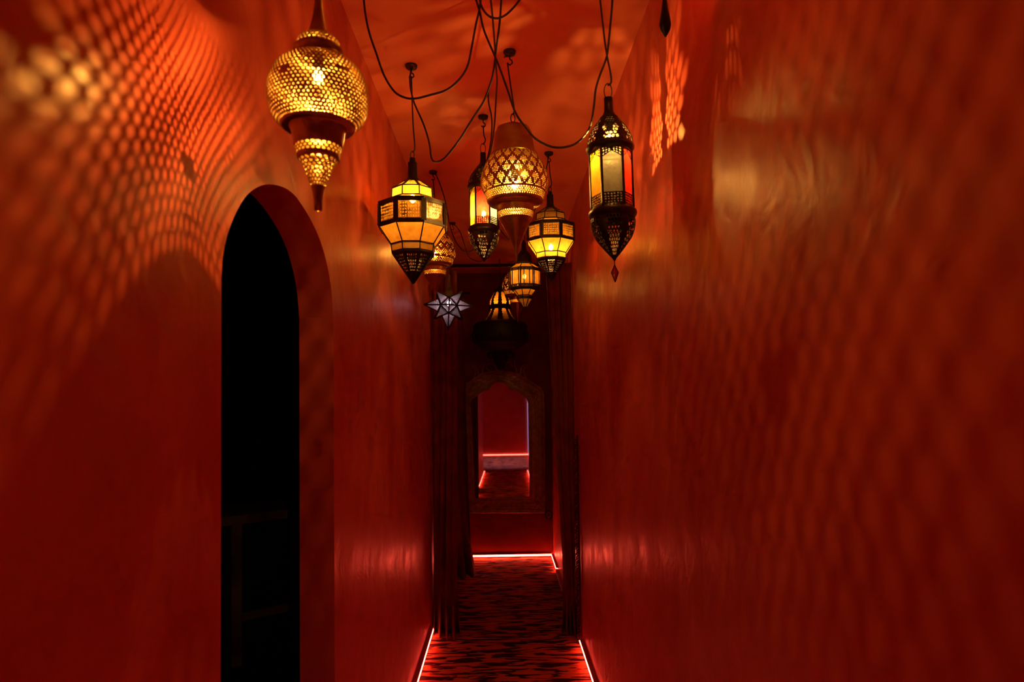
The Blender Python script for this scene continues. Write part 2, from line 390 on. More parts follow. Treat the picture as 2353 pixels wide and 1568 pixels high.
h1 = ceiling_hook(945, 150, 'small round ceiling hook above the large octagonal lantern, left of centre')
h2 = ceiling_hook(1171, 118, 'small round ceiling hook above the big perforated lamp in the centre')
h3 = ceiling_hook(1110, 267, 'small round ceiling hook above the lantern with red glass')
h4 = ceiling_hook(1261, 351, 'small round ceiling hook above the smaller octagonal lantern')
h5 = ceiling_hook(995, 394, 'small round ceiling hook with cords, behind the top of the large octagonal lantern')
h6 = ceiling_hook(1040, 512, 'farthest visible ceiling hook, above the star lamp')
YC = h1.y
Yc = 2.16
top = Vector((-0.02, 2.16, HC - 0.002))
tl = on_ceiling(833, -60)
cable([Vector((tl.x, 2.15, HC))] + px([(836, 0), (846, 66), (865, 124), (883, 174), (907, 211), (933, 225), (957, 226), (989, 218), (1025, 207), (1052, 186), (1073, 155), (1083, 113), (1093, 58), (1101, 24), (1105, 0)], 2.15, Yc) + [Vector((at(1112, -40, Yc).x, Yc, HC))],
      'thick black cord in a wide loop left of the central bunch, across the first hook')
cable([Vector((at(1084, -40, Yc).x, Yc, HC))] + px([(1094, 0), (1103, 29), (1112, 69), (1136, 126), (1147, 153), (1168, 211), (1184, 258), (1207, 292), (1231, 319), (1263, 336), (1292, 339), (1321, 331), (1344, 311), (1357, 287), (1364, 250), (1369, 205), (1379, 171), (1392, 137), (1397, 111), (1404, 40), (1407, 0)], Yc, 2.09) + [Vector((at(1409, -40, 2.09).x, 2.09, HC))],
      'long black cord looping from the central bunch to the tall coloured glass lantern')
cable([Vector((at(1156, -40, Yc).x, Yc, HC))] + px([(1152, 0), (1148, 53), (1141, 105), (1136, 148), (1128, 190), (1110, 235), (1083, 277), (1057, 319), (1031, 353), (1015, 368), (999, 372), (991, 361), (986, 327), (973, 285), (954, 242), (948, 224), (943, 200), (942, 179), (945, 160)], Yc, h1.y),
      'black cord dipping in a narrow loop between the central bunch and the first hook')
L3X = 1112
cable([Vector((at(1126, -40, Yc).x, Yc, HC))] + px([(1128, 0), (1133, 53), (1137, 105), (1140, 158), (1142, 184), (1140, 224), (1137, 277), (1131, 329), (1122, 368), (1113, 388)], Yc, 3.17),
      'black cord falling nearly straight through the centre to the red glass lantern')
cable([h2 + Vector((-0.012, 0, -0.02))] + px([(1162, 129), (1149, 140), (1140, 158), (1128, 190), (1122, 210), (1123, 237), (1130, 274), (1128, 324), (1118, 372), (1109, 396)], h2.y + .03, 3.24),
      'black cord from the central hook bending down beside the straight cord')
cable([Vector((at(1100, -30, Yc).x, Yc + .01, HC))] + px([(1105, 10), (1120, 34), (1141, 42), (1162, 34), (1181, 16), (1194, 0)], Yc, 2.2) + [Vector((at(1206, -30, 2.2).x, 2.2, HC))],
      'short black cord in a small loop at the top edge, centre')
cable([h5 + Vector((0.012, 0, -0.02))] + px([(1002, 402), (1013, 429), (1023, 462), (1029, 494), (1036, 527), (1046, 553), (1058, 570), (1066, 577), (1082, 577), (1100, 565), (1113, 545)], h5.y, 4.6) + [Vector((at(1118, 540, 4.6).x, 4.6, HC))],
      'thin black cord swagging back from the hook behind the octagonal lantern')
cable([h6 + Vector((0.01, 0, -0.02))] + px([(1047, 519), (1058, 535), (1068, 564), (1076, 588), (1091, 599), (1107, 600), (1124, 590), (1138, 565)], h6.y, 5.5) + [Vector((at(1142, 560, 5.5).x, 5.5, HC))],
      'thin black cord swagging right from the farthest hook')
cable([h4 + Vector((-0.01, 0, -0.02))] + px([(1258, 375), (1235, 470), (1190, 535), (1170, 549), (1152, 531), (1145, 511)], h4.y, 4.0) + [Vector((at(1140, 470, 4.0).x, 4.0, HC))],
      'thin black cord dipping behind the big central lamp')

def cord_to(parent_loc, zt, hook, parent, off=0.0):
    """the lamp's own cord, from its top to the hook above"""
    d = hook - parent_loc
    bm = bmesh.new()
    tube(bm, smoothpath([(0, 0, zt), (0.006 + off, 0, zt + 0.02), (d.x * 0.4 + 0.004, d.y * 0.4, zt + (d.z - zt) * 0.35), (d.x, d.y, d.z - 0.045)], 5), 0.003, 7)
    obj('cord', bm, M['cord'], parent, True)
def loop_ring(parent, z, h, w, mat='hook', r=0.0022):
    bm = bmesh.new()
    pts = [(w * cos(a), 0, z + h / 2 - h / 2 * cos(a + PI / 2) * 1.0) for a in [2 * PI * k / 20 for k in range(20)]]
    tube(bm, [(w * cos(2 * PI * k / 20), 0, z + h / 2 + h / 2 * sin(2 * PI * k / 20)) for k in range(20)], r, 6, closed=True)
    obj('hanging_loop', bm, M[mat], parent, True)

# ------------------------------------------------------------------ lamp: big swirled globe (left)
base = at(731, 485, 1.13); KL = 0.777
t = thing('pendant_lantern', base, 'large brass globe lamp pierced all over, hanging nearest at the left', 'lamp', 'pierced brass pear lamps', rot=(0, math.radians(0.3), 0.5)); t.scale = (KL, KL, KL)
seed_ros = [(.787, .56), (.42, .25), (.10, .55), (.60, .5), (.95, .3), (.25, .6)]
def swirl(u, v):
    for a, b in seed_ros:
        du = abs((u - a + 0.5) % 1 - 0.5) * 2.25; dv = (v - b)
        if du * du + dv * dv < 0.0015: return 0
    return 0.92 + 0.16 * sin(40 * u + 13 * v)
bm = bmesh.new()
perf(bm, [(.078, .184), (.094, .198), (.1035, .222), (.1065, .25), (.104, .275), (.094, .3), (.075, .319), (.054, .329)], 66, 24, swirl, 0.28, 0.34, 0.5, 0.6)
obj('globe', bm, M['oldbrass'], t, False, 0.0008)
bm = bmesh.new(); perf(bm, [(.0148, .053), (.0225, .074), (.0306, .095), (.041, .110)], 18, 8, None, 0.33, 0.38, 0.4, 0.4); obj('pierced_cone', bm, M['oldbrass'], t, False, 0.0008)
bm = bmesh.new(); perf(bm, [(.045, .120), (.049, .138)], 26, 3, None, 0.34, 0.36, 0.2, 0.4); obj('pierced_band', bm, M['oldbrass'], t, False, 0.0008)
bm = bmesh.new(); lathe(bm, [(.001, 0), (.0083, .001), (.0095, .02), (.012, .0417), (.0148, .053)], 28); obj('tip', bm, M['brass'], t, True)
bm = bmesh.new(); lathe(bm, [(.041, .110), (.0445, .112), (.0455, .117), (.045, .120)], 40); obj('ring', bm, M['brass'], t, True)
bm = bmesh.new(); lathe(bm, [(.049, .138), (.0515, .140), (.053, .15), (.056, .165), (.058, .178), (.064, .181), (.076, .180), (.080, .184), (.076, .187)], 48); obj('collar', bm, M['brass'], t, True)
bm = bmesh.new(); lathe(bm, [(.055, .327), (.056, .331), (.050, .336), (.048, .343), (.053, .347), (.053, .352), (.048, .354)], 44); obj('neck_ring', bm, M['oldbrass'], t, True)
bm = bmesh.new(); perf(bm, [(.049, .354), (.043, .370), (.033, .380), (.023, .386)], 30, 6, None, 0.34, 0.36, 0.3, 0.4); obj('pierced_dome', bm, M['brass'], t, False, 0.0008)
bm = bmesh.new(); lathe(bm, [(.024, .385), (.021, .392), (.0165, .41), (.012, .43), (.009, .455), (.006, .50), (.004, .56)], 28); obj('spire', bm, M['oldbrass'], t, True)
bulb(t, .292, M['filament'], 0.0040)
bm = bmesh.new(); tube(bm, [(0, 0, .55), (0.004, 0, .7), (0, 0, (HC - base.z) / KL)], 0.0045, 7); obj('cord', bm, M['cord'], t, True)

# ------------------------------------------------------------------ pear lamps
def pear(base, k, label, hook, mat_b, rotz=0.0, tilt=0.0, seg=1.0, phys=True, r=0.014):
    t = thing('pendant_lantern', base, label, 'lamp', 'pierced brass pear lamps', rot=(0, tilt, rotz))
    S = lambda pr: [(a * k, b * k) for a, b in pr]
    c = int(72 * seg)
    def lattice(u, v):                       # plain diamond lattice left between clusters of holes
        p = u * 18; q = v * 2.4
        a = (p + q) % 1.0; b = (p - q) % 1.0
        if min(a, 1 - a) < 0.13 or min(b, 1 - b) < 0.13: return 0
        return 1.0
    bm = bmesh.new(); perf(bm, S([(.1185, .268), (.128, .285), (.1315, .305), (.130, .33), (.123, .352), (.110, .382), (.092, .410)]), c * 2 if seg >= 1 else c, int(24 * seg), lattice, 0.34, 0.36, 0, 0.5); obj('globe', bm, M['brass'], t, False, 0.0008)
    bm = bmesh.new(); perf(bm, S([(.109, .236), (.113, .25), (.1165, .263)]), c, 4, None, 0.36, 0.38, 0.2, 0.5); obj('pierced_band', bm, M['brass'], t, False, 0.0008)
    bm = bmesh.new(); perf(bm, S([(.066, .166), (.070, .190)]), int(c * .7), 4, None, 0.36, 0.38, 0.2, 0.5); obj('pierced_band', bm, M['brass'], t, False, 0.0008)
    bm = bmesh.new(); lathe(bm, S([(.1165, .263), (.120, .265), (.1185, .269)]), 48); obj('ring', bm, M['brass'], t, True)
    bm = bmesh.new(); lathe(bm, S([(.070, .190), (.0715, .195), (.071, .21), (.073, .218), (.090, .221), (.102, .224), (.108, .230), (.109, .236)]), 48); obj('collar', bm, M['oldbrass'], t, True)
    bm = bmesh.new(); lathe(bm, S([(.001, 0), (.003, .004), (.005, .03), (.012, .058), (.0225, .082), (.036, .112), (.052, .143), (.064, .162), (.066, .166)]), 36); obj('tip', bm, M['oldbrass'], t, True)
    bm = bmesh.new(); lathe(bm, S([(.092, .409), (.0945, .413), (.088, .420), (.082, .426), (.077, .46), (.072, .50), (.063, .520), (.042, .530), (.012, .534), (.010, .545), (.001, .546)]), 44); obj('neck', bm, M['brass'], t, True)
    loop_ring(t, .543 * k, 0.035, 0.008)
    bulb(t, .30 * k, mat_b, r)
    cord_to(base, .575 * k, hook, t)
    return t
b4 = at(1192, 601, h2.y); b4.x -= 0.008
pear(b4, 0.98, 'big brass pear lamp with lattice piercing, hanging in the centre', h2, M['bulb_warm'], 0.1, -0.012)
b5 = at(1000, 693, h5.y)
pear(b5, 0.92, 'pierced brass pear lamp half hidden behind the large octagonal lantern', h5, M['bulb_dim'], 0.4, 0, 0.75)
b9 = at(1190, 741, 5.25)
pear(b9, 0.90, 'farthest pierced pear lamp, behind the barred lantern near the mirror', Vector((b9.x - .01, 5.25, HC)), M['bulb_dim'], 0.2, 0, 0.6)

# ------------------------------------------------------------------ hexagonal coloured glass lanterns
def hexlantern(base, label, hook, cols, rotz, mat_b, tilt=0.0, drop=True, bz=0.385, stem=0.513, seg=1.0):
    t = thing('pendant_lantern', base, label, 'lamp', 'hexagonal glass lanterns with onion domes', rot=(0, tilt, rotz))
    def ribs(u, v):
        a = (u * 6) % 1.0
        if min(a, 1 - a) < 0.15 + 0.10 * abs(v - .4): return 0
        return 1.0
    c = int(60 * seg)
    bm = bmesh.new(); perf(bm, [(.013, .016), (.043, .053), (.060, .08), (.069, .113), (.067, .131)], int(c * .7), int(11 * seg), ribs, 0.38, 0.38, 0, 0.6); obj('lower_bowl', bm, M['iron'], t, False, 0.0012)
    bm = bmesh.new(); lathe(bm, [(.001, 0), (.003, .001), (.006, .007), (.013, .016)], 18); obj('tip', bm, M['iron'], t, True)
    bm = bmesh.new(); lathe(bm, [(.067, .131), (.073, .139), (.0755, .146), (.073, .154), (.066, .160), (.062, .166)], 36); obj('lower_flange', bm, M['iron'], t, True)
    R = 0.064; z0, z1 = 0.165, 0.342
    A, B = poly(R, z0, 6, PI / 6 * 0 + PI / 3 * 0), poly(R, z1, 6, 0)
    bm = bmesh.new()
    for k in range(6):
        bar(bm, A[k], B[k], 0.007)
        bar(bm, A[k], A[(k + 1) % 6], 0.007); bar(bm, B[k], B[(k + 1) % 6], 0.007)
    obj('body_frame', bm, M['iron'], t)
    bm = bmesh.new(); bm2 = bmesh.new()
    for k in range(6):
        a, b, e, d = A[k], A[(k + 1) % 6], B[(k + 1) % 6], B[k]
        o = (a + b) * 0.5; o.z = 0; o = o.normalized() * 0.0015
        h = 0.036 / (z1 - z0)
        perf_quad(bm, a + o, b + o, b.lerp(e, h) + o, a.lerp(d, h) + o, 6, 4, 0.06, 0.34, 0.34, 0.4)
        # scalloped arch of filigree under the top rail
        g = 0.20
        perf_quad(bm2, a.lerp(d, 1 - g) + o, a.lerp(d, 1 - g * .45).lerp(b.lerp(e, 1 - g * .45), .5) + o, d.lerp(e, .5) + o, d + o, 3, 3, 0.08, 0.36, 0.36, 0.3)
        perf_quad(bm2, a.lerp(d, 1 - g * .45).lerp(b.lerp(e, 1 - g * .45), .5) + o, b.lerp(e, 1 - g) + o, e + o, d.lerp(e, .5) + o, 3, 3, 0.08, 0.36, 0.36, 0.3)
    obj('lower_filigree', bm, M['iron'], t); obj('arch_filigree', bm2, M['iron'], t)
    for k in range(6):
        p = pane('glass_pane', [A[k], A[(k + 1) % 6], B[(k + 1) % 6], B[k]], M[cols[k % len(cols)]], t, 0.97)
        p['label'] = {'red': 'red glass pane', 'clear': 'clear grey glass pane', 'yellow': 'yellow glass pane'}[cols[k % len(cols)]]
    bm = bmesh.new(); lathe(bm, [(.062, .341), (.068, .343), (.0745, .348), (.0755, .354), (.073, .360), (.0695, .362)], 36); obj('upper_flange', bm, M['iron'], t, True)
    bm = bmesh.new(); perf(bm, [(.0695, .362), (.0695, .378), (.057, .408), (.040, .432), (.027, .450)], int(c * .6), int(9 * seg), ribs, 0.42, 0.42, 0, 0.6); obj('onion_dome', bm, M['iron'], t, False, 0.0012)
    bm = bmesh.new(); lathe(bm, [(.027, .450), (.019, .460), (.0147, .470), (.0135, .49), (.0135, stem), (.001, stem)], 20); obj('stem', bm, M['iron'], t, True)
    loop_ring(t, stem - .004, 0.05, 0.012, 'hook', 0.0018)
    bulb(t, bz, mat_b, 0.0029 if mat_b is M['filament'] else 0.011, socket=True)
    if drop == 'long':
        bm = bmesh.new(); lathe(bm, [(.003, .004), (.0045, -.012), (.0075, -.035), (.0115, -.056), (.0135, -.070), (.011, -.082), (.004, -.094), (.0005, -.099)], 16); obj('tip_finial', bm, M['iron'], t, True)
    elif drop:
        bm = bmesh.new(); tube(bm, [(0, 0, 0.004), (0, 0, -0.014)], 0.0016, 6)
        fr = [Vector((0, 0, -.012)), Vector((.011, 0, -.036)), Vector((0, 0, -.066)), Vector((-.011, 0, -.036))]
        for k in range(4): bar(bm, fr[k], fr[(k + 1) % 4], 0.0025)
        d = obj('drop_frame', bm, M['iron'], t)
        d.rotation_euler = (0, 0, -rotz)
        bm = bmesh.new(); bmesh.ops.create_cone(bm, cap_ends=False, segments=4, radius1=0.010, radius2=0.0005, depth=0.028, matrix=Matrix.Translation((0, 0, -.050)) @ Matrix.Diagonal((1, .35, -1, 1)))
        bmesh.ops.create_cone(bm, cap_ends=False, segments=4, radius1=0.010, radius2=0.0005, depth=0.022, matrix=Matrix.Translation((0, 0, -.025)) @ Matrix.Diagonal((1, .35, 1, 1)))
        g = obj('glass_drop', bm, M['red'], d); g['label'] = 'red glass drop'
    cord_to(base, stem + .04, hook, t, 0.006)
    return t
b7 = at(1412, 600, 2.09)
hexlantern(b7, 'tall iron lantern with yellow, clear and red panes and a red drop, at the right', Vector((b7.x - .016, 2.09, HC)), ['red', 'clear', 'yellow', 'yellow', 'clear', 'red'], math.radians(-6), M['filament'], -0.018)
b3 = at(1113, 602, h3.y)
hexlantern(b3, 'iron lantern with glowing red and amber panes, behind the big central lamp', h3, ['clear', 'red', 'clear', 'yellow', 'red', 'clear'], math.radians(-4), M['bulb_warm'], 0, False, 0.225, seg=0.8)
b11 = at(1527, -14, 1.48)
hexlantern(b11, 'lantern at the top edge on the right, only its dark pointed tip in view', Vector((b11.x, 1.48, HC)), ['red', 'yellow', 'clear', 'yellow'], 0.3, M['filament'], 0, 'long', 0.30, stem=0.47, seg=0.8)

# ------------------------------------------------------------------ octagonal lanterns
def octlantern(base, label, hook, mat_b, bz, k=1.0, rotz=0.0):
    t = thing('pendant_lantern', base, label, 'lamp', 'octagonal amber glass lanterns', rot=(0, 0, rotz))
    n = 8; ph = PI / 8
    tiers = [(.116, .078, 'g'), (.148, .0815, 'g'), (.217, .1265, 'b'), (.300, .1265, 'g'), (.330, .078, 'g'), (.367, .076, 'd'), (.402, .030, None)]
    tiers = [(z * k, r * k / cos(PI / 8), s) for z, r, s in tiers]
    rings = [poly(r, z, n, ph) for z, r, s in tiers]
    tipz = 0.0
    bm = bmesh.new()
    w = 0.0038 * k
    for i, R in enumerate(rings):
        ww = w * (4.4 if i in (2, 3) else 2.6 if i == 0 else 1.2)
        for j in range(n): bar(bm, R[j], R[(j + 1) % n], w * 1.1, ww)
        if i + 1 < len(rings):
            for j in range(n): bar(bm, R[j], rings[i + 1][j], w * (5.0 if i == 2 else 2.2 if i == 5 else 1.0), w * 1.2, rings[i][j] * 1.0)
    obj('frame', bm, M['iron'], t)
    for i, (z, r, s) in enumerate(tiers):
        if s:
            for j in range(n): pane('glass_pane', [rings[i][j], rings[i][(j + 1) % n], rings[i + 1][(j + 1) % n], rings[i + 1][j]], M['amber'], t, 0.99 if s == 'g' else 0.96)
    bm = bmesh.new()
    for j in range(n): perf_quad(bm, rings[2][j], rings[2][(j + 1) % n], rings[3][(j + 1) % n], rings[3][j], 8, 5, 0.13, 0.33, 0.33, 0.6)
    obj('pierced_band', bm, M['iron'], t)
    bm = bmesh.new()
    for j in range(n): perf_quad(bm, rings[5][j], rings[5][(j + 1) % n], rings[6][(j + 1) % n], rings[6][j], 5, 3, 0.10, 0.36, 0.36, 0.4)
    obj('pierced_dome', bm, M['iron'], t)
    bm = bmesh.new(); tip = poly(0.003, 0, n, ph); mid = [a.lerp(b, 0.25) for a, b in zip(tip, rings[0])]
    for j in range(n):
        perf_quad(bm, mid[j], mid[(j + 1) % n], rings[0][(j + 1) % n], rings[0][j], 5, 6, 0.13, 0.34, 0.34, 0.5)
        bar(bm, tip[j], rings[0][j], w * 2.6, w, rings[0][j])
    lathe(bm, [(.001, -.004), (.005, 0), (.021 * k, .030 * k)], 16)
    obj('cone', bm, M['iron'], t)
    bm = bmesh.new(); lathe(bm, [(.034 * k, .400 * k), (.028 * k, .408 * k), (.021 * k, .418 * k), (.019 * k, .43 * k), (.018 * k, .478 * k), (.012 * k, .482 * k), (.011 * k, .497 * k), (.001, .498 * k)], 20); obj('stem', bm, M['iron'], t, True)
    loop_ring(t, .494 * k, 0.03, 0.007)
    bulb(t, bz * k, mat_b, 0.014)
    cord_to(base, .52 * k, hook, t, 0.004)
    return t
b1 = at(950, 651, h1.y)
octlantern(b1, 'large octagonal lantern of amber glass and iron, left of centre', h1, M['bulb_amber'], .335, 1.0, math.radians(2))
b6 = at(1267, 645, h4.y)
octlantern(b6, 'smaller octagonal amber glass lantern, right of centre behind the coloured one', h4, M['bulb_amber'], .185, 0.97, math.radians(-3))

# ------------------------------------------------------------------ barred lantern
b8 = at(1206, 711, 4.12)
t = thing('pendant_lantern', b8, 'small lantern of amber panes with upright bars, right below the big central lamp', 'lamp', rot=(0, 0, 0.12))
n = 8; ph = PI / 8
bm = bmesh.new()
R = [poly(r, z, n, ph) for z, r in ((.012, .012), (.062, .046), (.075, .050), (.083, .042), (.116, .070), (.128, .098), (.142, .098), (.228, .098), (.243, .098), (.272, .058), (.284, .050))]
for i, q in enumerate(R):
    for j in range(n): bar(bm, q[j], q[(j + 1) % n], 0.004, 0.005)
for j in range(n):
    for i in range(len(R) - 1): bar(bm, R[i][j], R[i + 1][j], 0.006 if i in (5, 6, 7) else 0.004)
    for s in ((0.28, 0.72) if j % 2 else (0.18, 0.82)): bar(bm, R[5][j].lerp(R[5][(j + 1) % n], s), R[8][j].lerp(R[8][(j + 1) % n], s), 0.0045)
obj('frame', bm, M['iron'], t)
for i in (0, 3, 6, 8):
    for j in range(n): pane('glass_pane', [R[i][j], R[i][(j + 1) % n], R[i + 1][(j + 1) % n], R[i + 1][j]], M['amber'], t, 0.98)
bm = bmesh.new()
for j in range(n):
    for i in (5, 7): perf_quad(bm, R[i][j], R[i][(j + 1) % n], R[i + 1][(j + 1) % n], R[i + 1][j], 3, 1, 0.14, 0.34, 0.3, 0.1)
    bm.faces.new([bm.verts.new(v) for v in (R[4][j], R[4][(j + 1) % n], R[5][(j + 1) % n], R[5][j])])
obj('pierced_band', bm, M['iron'], t)
bm = bmesh.new()
for j in range(n):
    v = R[8][j]; tube(bm, [v, v * 1.0 + Vector((0, 0, .012))], 0.003, 6, rads=[.0035, .0008]); v = R[5][j]; tube(bm, [v, v + Vector((0, 0, -.018))], 0.003, 6, rads=[.0035, .0008])
obj('spikes', bm, M['iron'], t)
bm = bmesh.new(); lathe(bm, [(.001, -.004), (.005, .0), (.013, .012)], 12); obj('tip', bm, M['iron'], t, True)
bm = bmesh.new(); lathe(bm, [(.052, .284), (.046, .30), (.044, .325), (.030, .345), (.017, .36), (.014, .40), (.006, .42), (.001, .425)], 20); obj('dome', bm, M['iron'], t, True)
bulb(t, .20, M['bulb_barred'], 0.012)
hook8 = Vector((b8.x - .01, 4.12, HC)); loop_ring(t, .42, .03, .007); cord_to(b8, .45, hook8, t)

# ------------------------------------------------------------------ star lamp
b10 = at(1031, 702, 4.36)
t = thing('pendant_lantern', b10, 'pointed star lamp of smoky glass with dark seams and a white bulb', 'lamp', rot=(0.10, 0.03, 0.10))
cub = [Vector(v) for v in ((1, 1, 0), (1, -1, 0), (-1, 1, 0), (-1, -1, 0), (1, 0, 1), (1, 0, -1), (-1, 0, 1), (-1, 0, -1), (0, 1, 1), (0, 1, -1), (0, -1, 1), (0, -1, -1))]
cs = 0.050; cub = [v * cs for v in cub]
faces = []
for ax in range(3):
    for s in (1, -1):
        nrm = Vector((0, 0, 0)); nrm[ax] = s
        faces.append((nrm, [v for v in cub if abs(v[ax] - s * cs) < 1e-6], 0.158))
for sx in (1, -1):
    for sy in (1, -1):
        for sz in (1, -1):
            nrm = Vector((sx, sy, sz)).normalized(); mx = cs * 2 / math.sqrt(3)
            faces.append((nrm, [v for v in cub if v.dot(nrm) > mx * 0.99], 0.152))
fb = bmesh.new()
for nrm, vs_, ln in faces:
    a0 = vs_[0] - nrm * vs_[0].dot(nrm); bb0 = nrm.cross(a0)
    vs_.sort(key=lambda v: math.atan2(v.dot(bb0), v.dot(a0)))
    if nrm.z > 0.9: continue
    tip = nrm * ln
    bm = bmesh.new()
    for i in range(len(vs_)):
        bm.faces.new([bm.verts.new(v) for v in (vs_[i], vs_[(i + 1) % len(vs_)], tip)])
        bar(fb, vs_[i], vs_[(i + 1) % len(vs_)], 0.0085); bar(fb, vs_[i], tip, 0.0085)
    obj('star_point', bm, M['smoke'], t)
obj('frame', fb, M['iron'], t)
bm = bmesh.new(); lathe(bm, [(.052, .045), (.040, .075), (.022, .115), (.010, .165), (.004, .20)], 4, PI / 4); obj('cap', bm, M['iron'], t)
bulb(t, 0.012, M['bulb_white'], 0.014)
cord_to(b10, .2, h6, t)

# ------------------------------------------------------------------ bell lantern with black bowl before the mirror
b12 = at(1151, 852, 6.15)
t = thing('pendant_lantern', b12, 'large black lantern, pierced bell top over a wide bowl, before the mirror', 'lamp')
def bribs(u, v):
    a = (u * 8) % 1.0
    return 0 if min(a, 1 - a) < 0.20 or v > .95 or abs(v - .5) < .05 else 1.0
bm = bmesh.new(); perf(bm, [(.150, .45), (.118, .49), (.088, .545), (.086, .57), (.098, .60), (.096, .63), (.070, .68), (.050, .72)], 64, 22, bribs, 0.34, 0.36, 0, 0.6); obj('bell', bm, M['iron'], t, False, 0.001)
bm = bmesh.new(); lathe(bm, [(.144, .45), (.112, .49), (.082, .545), (.080, .57), (.092, .60), (.090, .63), (.064, .68), (.044, .72)], 32); obj('glass_liner', bm, M['amber'], t, True)
bm = bmesh.new(); lathe(bm, [(.088, .555), (.101, .562), (.101, .574), (.088, .58)], 32); obj('bell_ring', bm, M['blackmetal'], t, True)
bm = bmesh.new(); lathe(bm, [(.050, .718), (.058, .728), (.05, .738), (.02, .75), (.008, .765), (.001, .766)], 24); obj('bell_cap', bm, M['blackmetal'], t, True)
bm = bmesh.new(); lathe(bm, [(.001, 0), (.02, .004), (.035, .03), (.045, .06), (.06, .085), (.075, .12), (.082, .16), (.12, .185), (.155, .19), (.19, .215), (.225, .245), (.243, .25), (.252, .29), (.257, .33), (.242, .37), (.246, .40), (.228, .425), (.19, .44), (.15, .452)], 48)
obj('bowl', bm, M['blackmetal'], t, True)
bm = bmesh.new()
for k in range(12):
    a = 2 * PI * k / 12; e = Vector((cos(a), sin(a), 0))
    tube(bm, smoothpath([e * .255 + Vector((0, 0, .33)), e * .272 + Vector((0, 0, .31)), e * .262 + Vector((0, 0, .28)), e * .240 + Vector((0, 0, .27))], 3), .005, 6)
    tube(bm, smoothpath([e * .08 + Vector((0, 0, .12)), e * .115 + Vector((0, 0, .12)), e * .12 + Vector((0, 0, .15)), e * .10 + Vector((0, 0, .165))], 3), .006, 6)
obj('scrolls', bm, M['blackmetal'], t, True)
bulb(t, .60, M['bulb_dim'], 0.015)
loop_ring(t, .76, .04, .009); cord_to(b12, .79, Vector((b12.x, b12.y, HC)), t)

# ------------------------------------------------------------------ mirror on the end wall
def zx(x, y): return (960 + x * 0.2551, 800 + y * 0.2551)
mo = [(512, 1360), (1012, 1350), (1008, 900), (1003, 500), (985, 450), (940, 420), (900, 388), (860, 375), (832, 370), (815, 340), (780, 312), (735, 300), (690, 310), (652, 340), (637, 373), (590, 380), (560, 400), (520, 435), (480, 460), (468, 495), (485, 900)]
YM = YE - 0.035
glo = [at(*zx(x, y), YM) for x, y in mo]
cx_ = sum(v.x for v in glo) / len(glo)
mb = Vector((at(1150, 1000, YM).x, YM, min(v.z for v in glo) - 0.13))
t = thing('wall_mirror', mb, 'tall mirror in a dark carved wooden frame on the end wall', 'mirror')
loc = [v - mb for v in glo]
bm = bmesh.new(); f = bm.faces.new([bm.verts.new(v) for v in loc]); bmesh.ops.triangulate(bm, faces=[f])
bmesh.ops.recalc_face_normals(bm, faces=bm.faces)
mg = obj('mirror_glass', bm, M['mirror'], t); mg.rotation_euler = (0, 0, math.radians(-0.30))
# frame plate around the glass
outer = [(402, 1480), (1140, 1480), (1140, 1000), (1136, 560), (1128, 400), (1115, 368), (1060, 335), (1000, 310), (955, 270), (900, 235), (800, 215), (735, 205), (670, 215), (570, 235), (510, 275), (462, 315), (410, 340), (365, 372), (352, 405), (355, 560), (380, 1000)]
oo = [at(*zx(x, y), YM) - mb for x, y in outer]
def resample(pts, n, start=0):
    pts = pts + [pts[0]]; d = [0]
    for a, b in zip(pts, pts[1:]): d.append(d[-1] + (b - a).length)
    out = []
    for k in range(n):
        s = d[-1] * k / n
        for i in range(len(pts) - 1):
            if s <= d[i + 1]: out.append(pts[i].lerp(pts[i + 1], (s - d[i]) / max(1e-9, d[i + 1] - d[i]))); break
    return out
# rings matched by corresponding vertices (both outlines have 21 points)
bm = bmesh.new(); nn = len(loc)
def ringv(pts, y): return [bm.verts.new((p.x, y, p.z)) for p in pts]
inn = ringv(loc, -0.012); inb = ringv(loc, 0.004); ou = ringv(oo, -0.02); ob_ = ringv(oo, 0.030)
midp = [a.lerp(b, 0.2) for a, b in zip(loc, oo)]; midq = [a.lerp(b, 0.82) for a, b in zip(loc, oo)]
r1, r2 = ringv(midp, -0.012), ringv(midq, -0.012)
for A_, B_ in ((inb, inn), (inn, r1), (r1, r2), (r2, ou), (ou, ob_), (ob_, inb)):
    for i in range(nn): bm.faces.new([A_[i], A_[(i + 1) % nn], B_[(i + 1) % nn], B_[i]])
obj('frame', bm, M['wood'], t)
# raised mouldings
def close(p): return p + [p[0]]
def mould(pts, r, y, name='moulding', closed=True):
    bm = bmesh.new(); tube(bm, [Vector((p.x, y, p.z)) for p in pts], r, 6, closed=closed); obj(name, bm, M['wood'], t, True)
mould(loc, 0.010, -0.016); mould([a.lerp(b, .14) for a, b in zip(loc, oo)], 0.005, -0.018)
mould(oo, 0.011, -0.018); mould([a.lerp(b, .84) for a, b in zip(loc, oo)], 0.005, -0.018)
